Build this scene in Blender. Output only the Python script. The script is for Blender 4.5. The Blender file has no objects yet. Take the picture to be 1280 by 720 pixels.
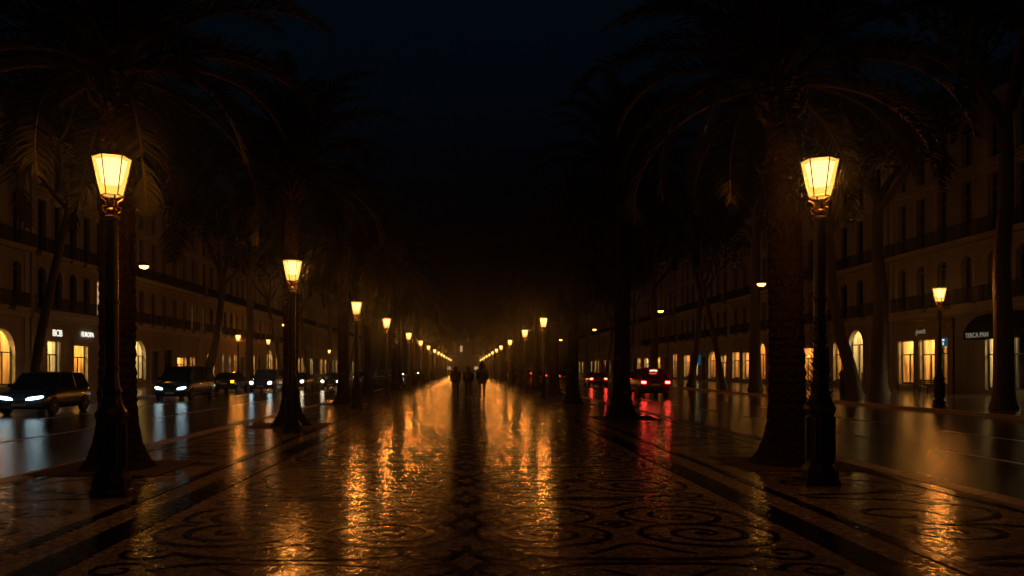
import bpy, bmesh, math, random
from mathutils import Vector, Matrix
PI = math.pi
R = math.radians
scene = bpy.context.scene
COL = scene.collection
rnd = random.Random(7)

# ------------------------------------------------------------------ helpers
class MB:
    """collects faces; build() links them as one mesh object"""
    def __init__(s): s.v=[]; s.f=[]; s.m=[]; s.sm=[]
    def add(s, vs, fs, mi=0, smooth=False):
        b=len(s.v); s.v.extend(tuple(p) for p in vs)
        for f in fs:
            s.f.append(tuple(b+i for i in f)); s.m.append(mi); s.sm.append(smooth)
    def quad(s,a,b,c,d,mi=0): s.add([a,b,c,d],[(0,1,2,3)],mi)
    def box(s,x0,x1,y0,y1,z0,z1,mi=0):
        v=[(x,y,z) for z in (z0,z1) for y in (y0,y1) for x in (x0,x1)]
        s.add(v,[(0,2,3,1),(4,5,7,6),(0,1,5,4),(2,6,7,3),(0,4,6,2),(1,3,7,5)],mi)
    def rings(s, rings, mi=0, caps=True, smooth=True, close=True):
        n=len(rings[0]); vs=[p for r in rings for p in r]; fs=[]
        for i in range(len(rings)-1):
            for j in range(n if close else n-1):
                k=(j+1)%n
                fs.append((i*n+j,i*n+k,(i+1)*n+k,(i+1)*n+j))
        if caps: fs.append(tuple(range(n-1,-1,-1))); fs.append(tuple((len(rings)-1)*n+j for j in range(n)))
        s.add(vs,fs,mi,smooth)
    def lathe(s, prof, seg=16, c=(0,0,0), mi=0, smooth=True, rot=0, caps=True):
        s.rings([[(c[0]+r*math.cos(2*PI*j/seg+rot),c[1]+r*math.sin(2*PI*j/seg+rot),c[2]+z) for j in range(seg)] for r,z in prof],mi,caps,smooth)
    def tube(s, path, rad, seg=8, mi=0, caps=True):
        P=[Vector(p) for p in path]; rs=[]
        if not hasattr(rad,'__len__'): rad=[rad]*len(P)
        ref=Vector((0.123,1,0.07)).normalized()
        for i,p in enumerate(P):
            t=(P[min(i+1,len(P)-1)]-P[max(i-1,0)]).normalized()
            a=t.cross(ref)
            if a.length<1e-3: a=t.cross(Vector((1,0,0)))
            a.normalize(); b=t.cross(a)
            rs.append([tuple(p+(a*math.cos(2*PI*j/seg)+b*math.sin(2*PI*j/seg))*rad[i]) for j in range(seg)])
        s.rings(rs,mi,caps,True)
    def build(s,name,mats,parent=None,loc=(0,0,0),sharp=40):
        me=bpy.data.meshes.new(name); me.from_pydata(s.v,[],s.f)
        if not isinstance(mats,(list,tuple)): mats=[mats]
        for m in mats: me.materials.append(m)
        me.polygons.foreach_set('material_index',s.m)
        me.polygons.foreach_set('use_smooth',s.sm)
        if any(s.sm): me.set_sharp_from_angle(angle=R(sharp))
        me.update()
        return link(name,me,parent,loc)

def link(name,data,parent=None,loc=(0,0,0)):
    o=bpy.data.objects.new(name,data); COL.objects.link(o); o.location=loc
    if parent: o.parent=parent
    return o
def tag(o,label=None,cat=None,group=None,kind=None):
    if label: o['label']=label
    if cat: o['category']=cat
    if group: o['group']=group
    if kind: o['kind']=kind
    return o
def thing(name,loc,label,cat,group=None,rz=0):
    o=link(name,None,None,loc); o.rotation_euler.z=rz; o.empty_display_size=.3
    return tag(o,label,cat,group)
def kids(o): return list(o.children)
def copy_tree(o,parent=None):
    c=o.copy(); COL.objects.link(c)
    if parent: c.parent=parent
    for ch in kids(o): copy_tree(ch,c)
    return c

# ------------------------------------------------------------------ materials
class N:
    def __init__(s,name):
        s.m=bpy.data.materials.new(name); s.m.use_nodes=True
        s.t=s.m.node_tree; s.t.nodes.clear()
        s.out=s.t.nodes.new('ShaderNodeOutputMaterial')
    def n(s,typ,**kw):
        nd=s.t.nodes.new('ShaderNode'+typ)
        for k,v in kw.items():
            if k in nd.inputs: s.set(nd.inputs[k],v)
            else: setattr(nd,k,v)
        return nd
    def set(s,inp,v):
        if isinstance(v,bpy.types.NodeSocket): s.t.links.new(v,inp)
        elif isinstance(v,bpy.types.Node): s.t.links.new(v.outputs[0],inp)
        else:
            if inp.type=='RGBA' and len(v)==3: v=(*v,1)
            inp.default_value=v
    def math(s,op,a,b=0,c=0,clamp=False):
        nd=s.t.nodes.new('ShaderNodeMath'); nd.operation=op; nd.use_clamp=clamp
        for i,x in enumerate((a,b,c)): s.set(nd.inputs[i],x)
        return nd.outputs[0]
    def ramp(s,fac,stops):
        nd=s.t.nodes.new('ShaderNodeValToRGB'); e=nd.color_ramp.elements
        while len(e)<len(stops): e.new(.5)
        for k,(p,c) in enumerate(stops):
            e[k].position=p; e[k].color=(c,c,c,1) if not hasattr(c,'__len__') else (*c,1)
        s.set(nd.inputs[0],fac); return nd.outputs[0]
    def mix(s,fac,a,b):
        nd=s.t.nodes.new('ShaderNodeMix'); nd.data_type='RGBA'
        s.set(nd.inputs[0],fac); s.set(nd.inputs[6],a); s.set(nd.inputs[7],b); return nd.outputs[2]
    def pr(s,**kw):
        b=s.n('BsdfPrincipled'); 
        for k,v in kw.items(): s.set(b.inputs[k.replace('_',' ')],v)
        s.t.links.new(b.outputs[0],s.out.inputs[0]); return b
def noise(n,co,scale,detail=4,rough=.55):
    nd=n.n('TexNoise',Scale=scale,Detail=detail,Roughness=rough); n.set(nd.inputs['Vector'],co); return nd.outputs[0]
def pos(n): return n.n('NewGeometry').outputs['Position']
def ob(n): return n.n('TexCoord').outputs['Object']

def cobble(name,base,var,scale=18,rough=(.10,.145),tilt=.075,dome=.045,spec=.5):
    n=N(name); P=pos(n)
    warp=n.n('TexNoise',Scale=3.0,Detail=2); n.set(warp.inputs['Vector'],P)
    wv=n.n('VectorMath',operation='MULTIPLY_ADD'); n.set(wv.inputs[0],warp.outputs['Color']); wv.inputs[1].default_value=(.05,.05,0); n.set(wv.inputs[2],P)
    v=n.n('TexVoronoi',feature='F1',Scale=scale,Randomness=.62); n.set(v.inputs['Vector'],wv.outputs[0]); 
    e=n.n('TexVoronoi',feature='DISTANCE_TO_EDGE',Scale=scale,Randomness=.62); n.set(e.inputs['Vector'],wv.outputs[0])
    joint=n.ramp(e.outputs['Distance'],[(0,0),(.09,1)])
    domeh=n.ramp(e.outputs['Distance'],[(0,0),(.12,.7),(.4,1)])
    # every stone leans its own way
    d=n.n('VectorMath',operation='SUBTRACT'); n.set(d.inputs[0],wv.outputs[0]); n.set(d.inputs[1],v.outputs['Position'])
    c=n.n('VectorMath',operation='SUBTRACT'); n.set(c.inputs[0],v.outputs['Color']); c.inputs[1].default_value=(.5,.5,.5)
    dt=n.n('VectorMath',operation='DOT_PRODUCT'); n.set(dt.inputs[0],d.outputs[0]); n.set(dt.inputs[1],c.outputs[0])
    fine=noise(n,P,90,3)
    h=n.math('ADD',n.math('MULTIPLY',domeh,.012*dome),n.math('MULTIPLY',dt.outputs['Value'],tilt))
    h=n.math('MULTIPLY_ADD',fine,.0001,h)
    big=noise(n,P,.55,4,.6)
    h=n.math('MULTIPLY_ADD',noise(n,P,4.5,2),.0002,h)
    b=n.n('Bump',Strength=.8,Distance=1.0); n.set(b.inputs['Height'],h)
    bw=n.n('SeparateColor'); n.set(bw.inputs[0],v.outputs['Color'])
    k=n.math('MULTIPLY_ADD',bw.outputs[0],var,1-var/2)
    k=n.math('MULTIPLY',k,n.math('MULTIPLY_ADD',big,.5,.75))
    k=n.math('MULTIPLY',k,n.math('MULTIPLY_ADD',joint,.7,.3))
    col=n.n('VectorMath',operation='SCALE'); col.inputs[0].default_value=base; n.set(col.inputs['Scale'],k)
    wet=n.ramp(big,[(.38,1),(.62,0)])
    ro=n.math('MULTIPLY_ADD',wet,rough[1]-rough[0],rough[0])
    ro=n.math('ADD',ro,n.math('MULTIPLY',n.math('SUBTRACT',1,joint),.05))
    ro=n.math('MULTIPLY_ADD',n.math('POWER',bw.outputs[1],3),.04,ro)
    n.pr(Base_Color=col.outputs[0],Roughness=ro,Normal=b.outputs[0],IOR=1.45,Specular_IOR_Level=spec)
    return n.m

def rough_mat(name,base,rough=.6,bump=.02,scale=18,var=.35,metal=0,spec=.5,detail=5,obj=True):
    n=N(name); P=ob(n) if obj else pos(n)
    f=noise(n,P,scale,detail); g=noise(n,P,scale*.12,3)
    k=n.math('MULTIPLY_ADD',f,var,1-var/2); k=n.math('MULTIPLY',k,n.math('MULTIPLY_ADD',g,var,1-var/2))
    c=n.n('VectorMath',operation='SCALE'); c.inputs[0].default_value=base; n.set(c.inputs['Scale'],k)
    b=n.n('Bump',Strength=1,Distance=bump); n.set(b.inputs['Height'],f)
    r=n.math('MULTIPLY_ADD',g,.25,rough-.12)
    n.pr(Base_Color=c.outputs[0],Roughness=r,Normal=b.outputs[0],Metallic=metal,Specular_IOR_Level=spec)
    return n.m
def emit(name,col,strength):
    n=N(name); e=n.n('Emission',Color=col,Strength=strength); n.t.links.new(e.outputs[0],n.out.inputs[0]); return n.m

M={}
M['cobble_light']=cobble('limestone_cobbles',(.21,.19,.155),.75)
M['cobble_dark']=cobble('basalt_cobbles',(.006,.006,.007),.5,rough=(.12,.2),tilt=.085,spec=.16)
M['cobble_side']=cobble('pavement_cobbles',(.12,.105,.085),.45,rough=(.05,.1))
M['kerb']=rough_mat('wet_granite',(.26,.235,.2),.3,.008,30,.4,obj=False)
def asphalt():
    n=N('wet_asphalt'); P=pos(n)
    f=noise(n,P,70,3,.7); g=noise(n,P,.35,4,.6); st=n.n('TexNoise',Scale=1.0,Detail=3)
    mp=n.n('Mapping'); n.set(mp.inputs['Vector'],P); mp.inputs['Scale'].default_value=(1.6,.06,1); n.set(st.inputs['Vector'],mp.outputs[0])
    h=n.math('MULTIPLY_ADD',f,.0012,n.math('MULTIPLY',noise(n,P,15,5,.65),.0085))
    b=n.n('Bump',Strength=.9,Distance=1); n.set(b.inputs['Height'],h)
    k=n.math('MULTIPLY_ADD',g,.8,.6); k=n.math('MULTIPLY',k,n.math('MULTIPLY_ADD',st.outputs[0],.6,.7))
    c=n.n('VectorMath',operation='SCALE'); c.inputs[0].default_value=(.034,.034,.035); n.set(c.inputs['Scale'],k)
    r=n.math('MULTIPLY_ADD',n.ramp(g,[(.3,1),(.7,0)]),.06,.1)
    n.pr(Base_Color=c.outputs[0],Roughness=r,Normal=b.outputs[0],Specular_IOR_Level=.42); return n.m
M['asphalt']=asphalt()
def paint():
    n=N('worn_road_paint'); P=pos(n); f=noise(n,P,9,5,.7)
    c=n.mix(n.ramp(f,[(.3,0),(.46,1)]),(.06,.06,.06),(.75,.73,.68))
    b=n.n('Bump',Strength=.6,Distance=.008); n.set(b.inputs['Height'],noise(n,P,60,3))
    n.pr(Base_Color=c,Roughness=.35,Normal=b.outputs[0]); return n.m
M['paint']=paint()
M['soil']=rough_mat('damp_soil',(.028,.02,.014),.8,.03,14,.6,obj=False)
M['earth']=rough_mat('dark_ground',(.03,.03,.03),.8,.02,2,.5,obj=False)
M['iron']=rough_mat('black_cast_iron',(.012,.013,.013),.38,.006,40,.5)
M['brass']=rough_mat('weathered_brass',(.16,.09,.035),.4,.004,60,.5,metal=.8)
def bark_palm():
    n=N('palm_trunk_bark'); P=ob(n)
    f=noise(n,P,9,5,.65); w=n.n('TexVoronoi',feature='F1',Scale=9.0,Randomness=.8); n.set(w.inputs['Vector'],P)
    h=n.math('ADD',n.math('MULTIPLY',f,.06),n.math('MULTIPLY',w.outputs[0],.05))
    b=n.n('Bump',Strength=1,Distance=1); n.set(b.inputs['Height'],h)
    c=n.mix(f,(.005,.0035,.002),(.02,.012,.008))
    n.pr(Base_Color=c,Roughness=.85,Normal=b.outputs[0],Specular_IOR_Level=.12); return n.m
M['palm_bark']=bark_palm()
M['bark']=rough_mat('mottled_plane_bark',(.085,.062,.043),.65,.05,7,.7)
def leaf(name,a,b_,r=.45):
    n=N(name); P=ob(n); f=noise(n,P,1.3,3)
    c=n.mix(n.ramp(f,[(.35,0),(.65,1)]),a,b_)
    p=n.n('BsdfPrincipled',Roughness=r); p.inputs['Specular IOR Level'].default_value=.2; n.set(p.inputs['Base Color'],c)
    t=n.n('BsdfTranslucent'); n.set(t.inputs[0],c)
    m=n.n('MixShader'); m.inputs[0].default_value=.25
    n.t.links.new(p.outputs[0],m.inputs[1]); n.t.links.new(t.outputs[0],m.inputs[2]); n.t.links.new(m.outputs[0],n.out.inputs[0]); return n.m
M['frond']=leaf('palm_leaflets',(.006,.009,.004),(.013,.015,.006),.8)
M['rachis']=rough_mat('palm_rachis',(.028,.02,.01),.7,.003,30,.3,spec=.2)
M['leaf']=leaf('plane_leaves',(.018,.025,.009),(.045,.042,.016))
M['hedge']=leaf('hedge_leaves',(.02,.035,.012),(.045,.06,.02))
def wallmat(name,base,rust=True):
    n=N(name); P=pos(n)
    big=noise(n,P,.6,5,.65); fine=noise(n,P,14,4)
    mp=n.n('Mapping'); n.set(mp.inputs['Vector'],P); mp.inputs['Scale'].default_value=(1.5,1.5,.12)
    st=noise(n,mp.outputs[0],1.0,4,.7)
    k=n.math('MULTIPLY_ADD',big,.5,.75); k=n.math('MULTIPLY',k,n.math('MULTIPLY_ADD',st,.7,.62)); k=n.math('MULTIPLY',k,n.math('MULTIPLY_ADD',fine,.25,.88))
    c=n.n('VectorMath',operation='SCALE'); c.inputs[0].default_value=base; n.set(c.inputs['Scale'],k)
    h=n.math('MULTIPLY',fine,.01)
    if rust:
        sx=n.n('SeparateXYZ'); n.set(sx.inputs[0],P)
        cb=n.n('CombineXYZ'); n.set(cb.inputs[0],sx.outputs[1]); n.set(cb.inputs[1],sx.outputs[2])
        br=n.n('TexBrick',Scale=1.0); n.set(br.inputs['Vector'],cb.outputs[0])
        br.inputs['Mortar Size'].default_value=.018; br.inputs['Brick Width'].default_value=1.1; br.inputs['Row Height'].default_value=.48
        h=n.math('MULTIPLY_ADD',br.outputs['Fac'],-.03,h)
    b=n.n('Bump',Strength=.9,Distance=1); n.set(b.inputs['Height'],h)
    n.pr(Base_Color=c.outputs[0],Roughness=.75,Normal=b.outputs[0]); return n.m
M['wall_cream']=wallmat('cream_render',(.36,.33,.26))
M['wall_ochre']=wallmat('ochre_render',(.34,.28,.19))
M['wall_grey']=wallmat('grey_stone',(.31,.3,.26))
M['wall_rose']=wallmat('rose_render',(.32,.25,.2))
M['trim']=wallmat('limestone_trim',(.42,.39,.32),False)
M['roof']=rough_mat('slate_roof',(.05,.045,.045),.6,.02,6,.4)
M['wood']=rough_mat('dark_painted_wood',(.02,.028,.026),.4,.004,25,.4)
M['frame_pale']=rough_mat('pale_painted_wood',(.26,.24,.2),.5,.004,25,.3)
def darkglass():
    n=N('dark_window_glass'); f=noise(n,pos(n),1.4,2)
    b=n.n('Bump',Strength=.25,Distance=.03); n.set(b.inputs['Height'],f)
    n.pr(Base_Color=(.012,.016,.018),Roughness=.06,Normal=b.outputs[0],Specular_IOR_Level=.7); return n.m
M['glass_dark']=darkglass()
def clearglass():
    n=N('shop_glass'); t=n.n('BsdfTransparent',Color=(.93,.95,.93)); g=n.n('BsdfGlossy',Roughness=.03)
    ge=n.n('NewGeometry'); fr=n.n('Fresnel'); n.set(fr.inputs[0],n.math('MULTIPLY_ADD',ge.outputs['Backfacing'],.69-1.45,1.45)); m=n.n('MixShader'); n.set(m.inputs[0],fr.outputs[0])
    n.t.links.new(t.outputs[0],m.inputs[1]); n.t.links.new(g.outputs[0],m.inputs[2]); n.t.links.new(m.outputs[0],n.out.inputs[0]); return n.m
M['glass']=clearglass()
def interior(name,a,b_):
    n=N(name); P=pos(n); mp=n.n('Mapping'); n.set(mp.inputs['Vector'],P); mp.inputs['Scale'].default_value=(2.6,2.6,.15)
    f=noise(n,mp.outputs[0],1.4,3,.7)
    n.pr(Base_Color=n.mix(n.ramp(f,[(.35,0),(.62,1)]),a,b_),Roughness=.6); return n.m
M['room_gold']=interior('golden_shop_wall',(.14,.07,.02),(.75,.55,.26))
M['room_pale']=interior('pale_shop_wall',(.16,.12,.06),(.7,.62,.4))
M['room_amber']=interior('amber_shop_wall',(.12,.05,.012),(.55,.3,.09))
M['display']=rough_mat('display_goods',(.12,.07,.04),.5,.004,12,.5)
M['black_panel']=rough_mat('black_shop_panel',(.012,.012,.013),.3,.003,12,.3)
M['awning']=rough_mat('black_canvas',(.008,.008,.009),.7,.006,40,.3)
M['railing']=rough_mat('wrought_iron',(.012,.013,.013),.5,.004,40,.3)
M['room_lamp']=emit('shop_ceiling_light',(1,.55,.17),36)
M['room_lamp_pale']=emit('pale_shop_ceiling_light',(1,.68,.3),28)
M['lightbox']=emit('shop_lightbox',(1,.8,.46),3.2)
M['sign_white']=emit('lit_letters',(1,.93,.78),1.3)
M['sign_dim']=emit('dim_letters',(1,.86,.6),.16)
M['sign_blue']=emit('blue_sign_light',(.05,.36,.62),.16)
M['win_lit']=emit('lit_room_window',(1,.6,.22),.55)
M['win_dim']=emit('dim_room_window',(1,.5,.14),.10)
def glowing(name,e,col,trans):
    n=N(name); t=n.n('BsdfTransparent',Color=trans); em=n.n('Emission',Color=col,Strength=e); a=n.n('AddShader')
    n.t.links.new(t.outputs[0],a.inputs[0]); n.t.links.new(em.outputs[0],a.inputs[1]); n.t.links.new(a.outputs[0],n.out.inputs[0]); return n.m
M['lamp_glass']=glowing('frosted_lantern_glass',.82,(1,.49,.085),(.92,.88,.8))
M['pane_glow']=glowing('lantern_pane_glow',.8,(1,.66,.3),(.97,.95,.92))  # for the added shell that brightens the upper lantern panes from inside
M['road_lamp']=emit('sodium_road_lamp',(1,.40,.05),18)
M['small_lamp']=emit('small_wall_lamp',(1,.5,.13),12)
M['head']=emit('headlight_lens',(.66,.92,1),7)
M['head_warm']=emit('warm_headlight_lens',(1,.84,.56),12)
M['tail']=emit('tail_light_lens',(1,.03,.02),12)
M['tail_hot']=emit('brake_light_lens',(1,.045,.03),30)
M['amber']=emit('amber_indicator',(1,.33,.02),4)
M['far_light']=emit('distant_lit_window',(1,.62,.26),.5)
M['tyre']=rough_mat('tyre_rubber',(.014,.014,.014),.7,.004,30,.3)
M['rim']=rough_mat('alloy_rim',(.3,.3,.3),.3,.002,20,.2,metal=.9)
M['chrome']=rough_mat('chrome_trim',(.5,.5,.5),.18,.001,20,.1,metal=1)
M['car_glass']=rough_mat('car_glass',(.01,.012,.014),.06,.0005,3,.1)
M['plate']=rough_mat('number_plate',(.6,.6,.56),.4,.001,20,.1)
def carpaint(name,c):
    n=N(name); f=noise(n,ob(n),300,2)
    b=n.n('Bump',Strength=.05,Distance=.01); n.set(b.inputs['Height'],noise(n,ob(n),40,3))
    n.pr(Base_Color=c,Roughness=.22,Metallic=.25,Coat_Weight=.6,Normal=b.outputs[0]); return n.m
M['car_black']=carpaint('black_car_paint',(.012,.013,.015))
M['car_blue']=carpaint('dark_blue_car_paint',(.012,.022,.032))
M['car_grey']=carpaint('grey_car_paint',(.05,.052,.055))
M['car_red']=carpaint('dark_red_car_paint',(.09,.010,.008))
M['cloth_black']=rough_mat('black_cloth',(.012,.012,.013),.85,.004,60,.4)
M['cloth_navy']=rough_mat('navy_cloth',(.012,.016,.022),.85,.004,60,.4)
M['cloth_brown']=rough_mat('dark_brown_cloth',(.022,.016,.012),.85,.004,60,.4)
M['skin']=rough_mat('skin',(.35,.2,.14),.55,.001,40,.1)
M['hair']=rough_mat('dark_hair',(.012,.009,.007),.5,.004,80,.4)

# ------------------------------------------------------------------ ground, roads, pavements
HK=7.0            # half width of the central promenade (kerb face)
LF,RF=-31.0,33.0  # facade planes
LK,RK=-19.4,19.2  # far kerbs
Y0,Y1=-12.0,420.0
RZ=-.13
def slab(name,mat,x0,x1,z0,z1,kind='structure',y0=Y0,y1=Y1):
    m=MB(); m.box(x0,x1,y0,y1,z0,z1); o=m.build(name,mat); tag(o,kind=kind); return o
m=MB(); m.quad((-1500,-300,-.35),(1500,-300,-.35),(1500,2500,-.35),(-1500,2500,-.35)); tag(m.build('ground',M['earth']),kind='structure')
slab('promenade',M['cobble_light'],-HK+.34,HK-.34,-.3,0)
slab('kerb_left',M['kerb'],-HK,-HK+.34,-.3,.006)
slab('kerb_right',M['kerb'],HK-.34,HK,-.3,.006)
slab('road_left',M['asphalt'],LK,-HK,-.33,RZ)
slab('road_right',M['asphalt'],HK,RK,-.33,RZ)
slab('far_kerb_left',M['kerb'],LK-.3,LK,-.3,.006)
slab('far_kerb_right',M['kerb'],RK,RK+.3,-.3,.006)
slab('pavement_left',M['cobble_side'],-60,LK-.3,-.3,0)
slab('pavement_right',M['cobble_side'],RK+.3,60,-.3,0)
# lane markings
m=MB(); z=RZ+.004
def dash(x,y0,ln,gap,w=.14,end=230):
    y=y0
    while y<end:
        m.quad((x-w/2,y,z),(x+w/2,y,z),(x+w/2,y+ln,z),(x-w/2,y+ln,z)); y+=ln+gap
dash(10.4,8.5,3.2,2.9); dash(13.7,11,4.5,3.0); dash(-11.2,9.5,7.5,2.2,.16); dash(-15.1,13,4.5,3.2)
for x in (-HK-.5,HK+.5): m.quad((x-.06,Y0,z),(x+.06,Y0,z),(x+.06,Y1,z),(x-.06,Y1,z))
tag(m.build('road_markings',M['paint']),kind='structure')

# mosaic: black basalt arabesques set in the pale paving (each ribbon on its own hair-thin level)
mos=MB(); lev=[0]; WK=.62
def ribbon(pts,w0,w1=None,taper=True):
    w1=w0 if w1 is None else w1
    lev[0]=(lev[0]+1)%24; zz=.003+lev[0]*.00022
    P=[Vector((p[0],p[1],0)) for p in pts]; n=len(P); L=[];Rr=[]
    for i,p in enumerate(P):
        t=(P[min(i+1,n-1)]-P[max(i-1,0)]); 
        if t.length<1e-6: t=Vector((0,1,0))
        t.normalize(); q=Vector((-t.y,t.x,0)); k=i/(n-1); w=(w0+(w1-w0)*k)/2*WK
        L.append((p.x+q.x*w,p.y+q.y*w,zz)); Rr.append((p.x-q.x*w,p.y-q.y*w,zz))
    mos.add(L+Rr,[(i,i+1,n+i+1,n+i) for i in range(n-1)])
def disc(cx,cy,rx,ry,nn=20):
    lev[0]=(lev[0]+1)%24; zz=.003+lev[0]*.00022
    mos.add([(cx+rx*math.cos(2*PI*i/nn),cy+ry*math.sin(2*PI*i/nn),zz) for i in range(nn)],[tuple(range(nn))])
def bez(a,b,c,d,nn=18):
    return [tuple((1-t)**3*a[i]+3*(1-t)**2*t*b[i]+3*(1-t)*t*t*c[i]+t**3*d[i] for i in (0,1)) for t in [k/nn for k in range(nn+1)]]
def spiral(cx,cy,r0,r1,a0,turns,sg=1,nn=34,ex=1.0):
    return [(cx+ex*(r0+(r1-r0)*k/nn)*math.cos(a0+sg*2*PI*turns*k/nn), cy+(r0+(r1-r0)*k/nn)*math.sin(a0+sg*2*PI*turns*k/nn)) for k in range(nn+1)]
def motif(cx,cy,k,L):
    h=L/2/k
    for sx in (1,-1):
        for sy in (1,-1):
            f=lambda pts:[(cx+k*sx*x,cy+k*sy*y) for x,y in pts]
            rb=lambda pts,a,b: ribbon(f(pts),a*k,b*k)
            rb(spiral(1.55,.95,.95,.16,-PI*.5,1.45,1,36,1.05),.30,.15)
            disc(cx+k*sx*1.55,cy+k*sy*.95,.15*k,.15*k)
            rb(bez((1.55,.0),(.9,.02),(.62,.25),(.42,.62)),.28,.2)
            rb(bez((.42,.62),(.2,1.1),(.3,1.7),(1.2,2.05)),.2,.26)
            rb(bez((1.2,2.05),(2.2,2.4),(3.0,1.7),(2.98,.75)),.28,.22)
            rb(bez((2.98,.75),(2.98,.3),(2.75,.1),(2.45,.16)),.22,.15)
            rb(spiral(2.55,h-.62,.55,.1,PI*1.0,1.25,-1,28),.22,.12)
            rb(bez((2.0,h-.62),(1.8,h-.25),(1.0,h-.12),(0,h-.14)),.22,.3)
            rb(bez((0,.34),(.16,.3),(.26,.16),(.34,0)),.18,.18)
            rb(bez((0,1.9),(.35,2.0),(.6,h-.75),(.95,h-.55)),.22,.14)
            rb(spiral(.55,1.28,.3,.06,PI*.2,1.1,1,20),.14,.1)
    disc(cx,cy,.15*k,.15*k)
TL=3.3; KS=.505
for k in range(22):
    for cx in (-1.58,1.58): motif(cx,1.9+TL*k,KS,TL)
    for q in range(2):                                             # lozenges down the middle
        cy=1.9+TL*(k+.5*q)
        for sx in (1,-1):
            for sy in (1,-1): ribbon([(sx*x,cy+sy*y) for x,y in bez((0,.62),(.02,.3),(.1,.1),(.2,0))],.12,.1)
def side_motif(cx,cy,s,L):
    for sy in (1,-1):
        f=lambda pts:[(cx+s*x,cy+sy*y) for x,y in pts]
        ribbon(f(spiral(-.35,.5,.46,.1,-PI*.5,1.35,1,30,1.3)),.16,.08)
        ribbon(f(bez((-.35,.04),(.3,.02),(.8,.25),(.86,.75))),.16,.13)
        ribbon(f(bez((.86,.75),(.9,1.3),(.2,1.5),(-.9,L/2-.08))),.13,.17)
        ribbon(f(spiral(.5,L/2-.38,.28,.07,PI*.5,1.2,-1,22,1.2)),.11,.07)
for k in range(20):
    for s in (-1,1): side_motif(s*5.25,1.6+3.5*k,s,3.5)
for s in (-1,1):
    for a,b in ((3.3,3.66),(4.02,4.17),(6.34,6.48)):
        lev[0]=(lev[0]+1)%24; zz=.0085+lev[0]*.00005
        mos.add([(s*a,Y0,zz),(s*b,Y0,zz),(s*b,Y1,zz),(s*a,Y1,zz)],[(0,1,2,3)])
tag(mos.build('promenade_mosaic_paving',M['cobble_dark']),kind='structure')

# ------------------------------------------------------------------ lanterns
HEAD='row beside the oncoming headlights'; TAIL='row beside the red tail lights'
ORD=['first','second','third','fourth','fifth','sixth','seventh','eighth','ninth','tenth','eleventh','twelfth','thirteenth','fourteenth','fifteenth','sixteenth','seventeenth','eighteenth','nineteenth','twentieth']
LAMP=bpy.data.lights.new('lantern_light','POINT'); LAMP.energy=165; LAMP.color=(1,.305,.045); LAMP.shadow_soft_size=.1
def lantern(label,group,ornate=False):
    t=thing('street_lantern',(0,0,0),label,'street lamp',group)
    m=MB()
    m.lathe([(.27,0),(.27,.05),(.245,.07),(.245,.2),(.225,.24),(.2,.28)],8,rot=PI/8,smooth=False)
    m.lathe([(.185,.28),(.18,.95),(.2,.99),(.215,1.03),(.2,1.08)],8,rot=PI/8,smooth=False)
    for k in range(8):
        a=k*PI/4; m.box(.176*math.cos(a)-.02,.176*math.cos(a)+.02,.176*math.sin(a)-.02,.176*math.sin(a)+.02,.34,.92)
    m.build('pedestal',M['iron'],t)
    m=MB()
    m.lathe([(.2,1.08),(.17,1.12),(.13,1.2),(.115,1.32),(.13,1.36),(.1,1.42),(.085,1.6),(.08,3.45),(.07,3.62)],14)
    for z_ in (1.62,2.5): m.lathe([(.082,z_),(.1,z_+.015),(.1,z_+.05),(.08,z_+.07)],14)
    if ornate:
        rr=random.Random(3)
        for k in range(150):
            z_=1.15+k/150*1.15; a=k*2.399; r=.15-.065*min(1,(z_-1.15)/.55)
            c=Vector((math.cos(a)*r,math.sin(a)*r,z_)); o_=Vector((math.cos(a),math.sin(a),.55)).normalized(); sd=Vector((-math.sin(a),math.cos(a),0))
            l=.055+.03*rr.random(); m.add([c-sd*.028,c+o_*l*.5+sd*.0,c+sd*.028,c+o_*l+Vector((0,0,.03))],[(0,1,3),(1,2,3),(0,2,1)])
    m.build('post',M['iron'],t)
    m=MB()
    m.lathe([(.085,3.62),(.1,3.63),(.1,3.66),(.055,3.68),(.045,3.72),(.075,3.75),(.045,3.78),(.04,3.86),(.06,3.88)],14)
    for k in range(4):
        a=k*PI/2+PI/4; c,s=math.cos(a),math.sin(a)
        m.tube([(c*.05,s*.05,3.70),(c*.11,s*.11,3.73),(c*.115,s*.115,3.79),(c*.07,s*.07,3.80),(c*.08,s*.08,3.86),(c*.135,s*.135,3.90),(c*.14,s*.14,3.925)],.012,6)
    m.build('bracket',M['brass'],t)
    # six tapering lit panes in a thin iron cage
    zb,zt,rb,rt=3.945,4.44,.137,.244
    fr=link('lantern_head',None,t,(0,0,zb)); fr.empty_display_size=.1
    m=MB(); H=zt-zb
    P=lambda k,z_,d=0:((rb+(rt-rb)*z_/H+d)*math.cos(k*PI/3+PI/6),(rb+(rt-rb)*z_/H+d)*math.sin(k*PI/3+PI/6),z_)
    for k in range(6): m.quad(P(k,.0),P(k+1,.0),P(k+1,H),P(k,H))
    m.build('lantern_glass',M['lamp_glass'],fr)
    m=MB(); m.lathe([(.01,.15),(.118,.155),(.19,.46),(.01,.47)],6,rot=PI/6); m.build('pane_glow_shell',M['pane_glow'],fr)  # glowing shell added behind the panes so their upper part looks brighter
    li=link('lamp_light',LAMP,fr,(0,0,.27))
    m=MB()
    for k in range(6): m.tube([P(k,-.01,.004),P(k,H+.005,.004)],.0085,5)
    for z_ in (-.005,H): m.tube([P(k,z_,.004) for k in range(7)],.009,5)
    m.lathe([(rt+.012,H+.006),(rt*.72,H+.03),(.09,H+.055),(.05,H+.07),(.03,H+.075),(.035,H+.1),(.008,H+.13)],6,rot=PI/6,smooth=False)
    m.build('lantern_cage',M['iron'],fr)
    return t
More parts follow.
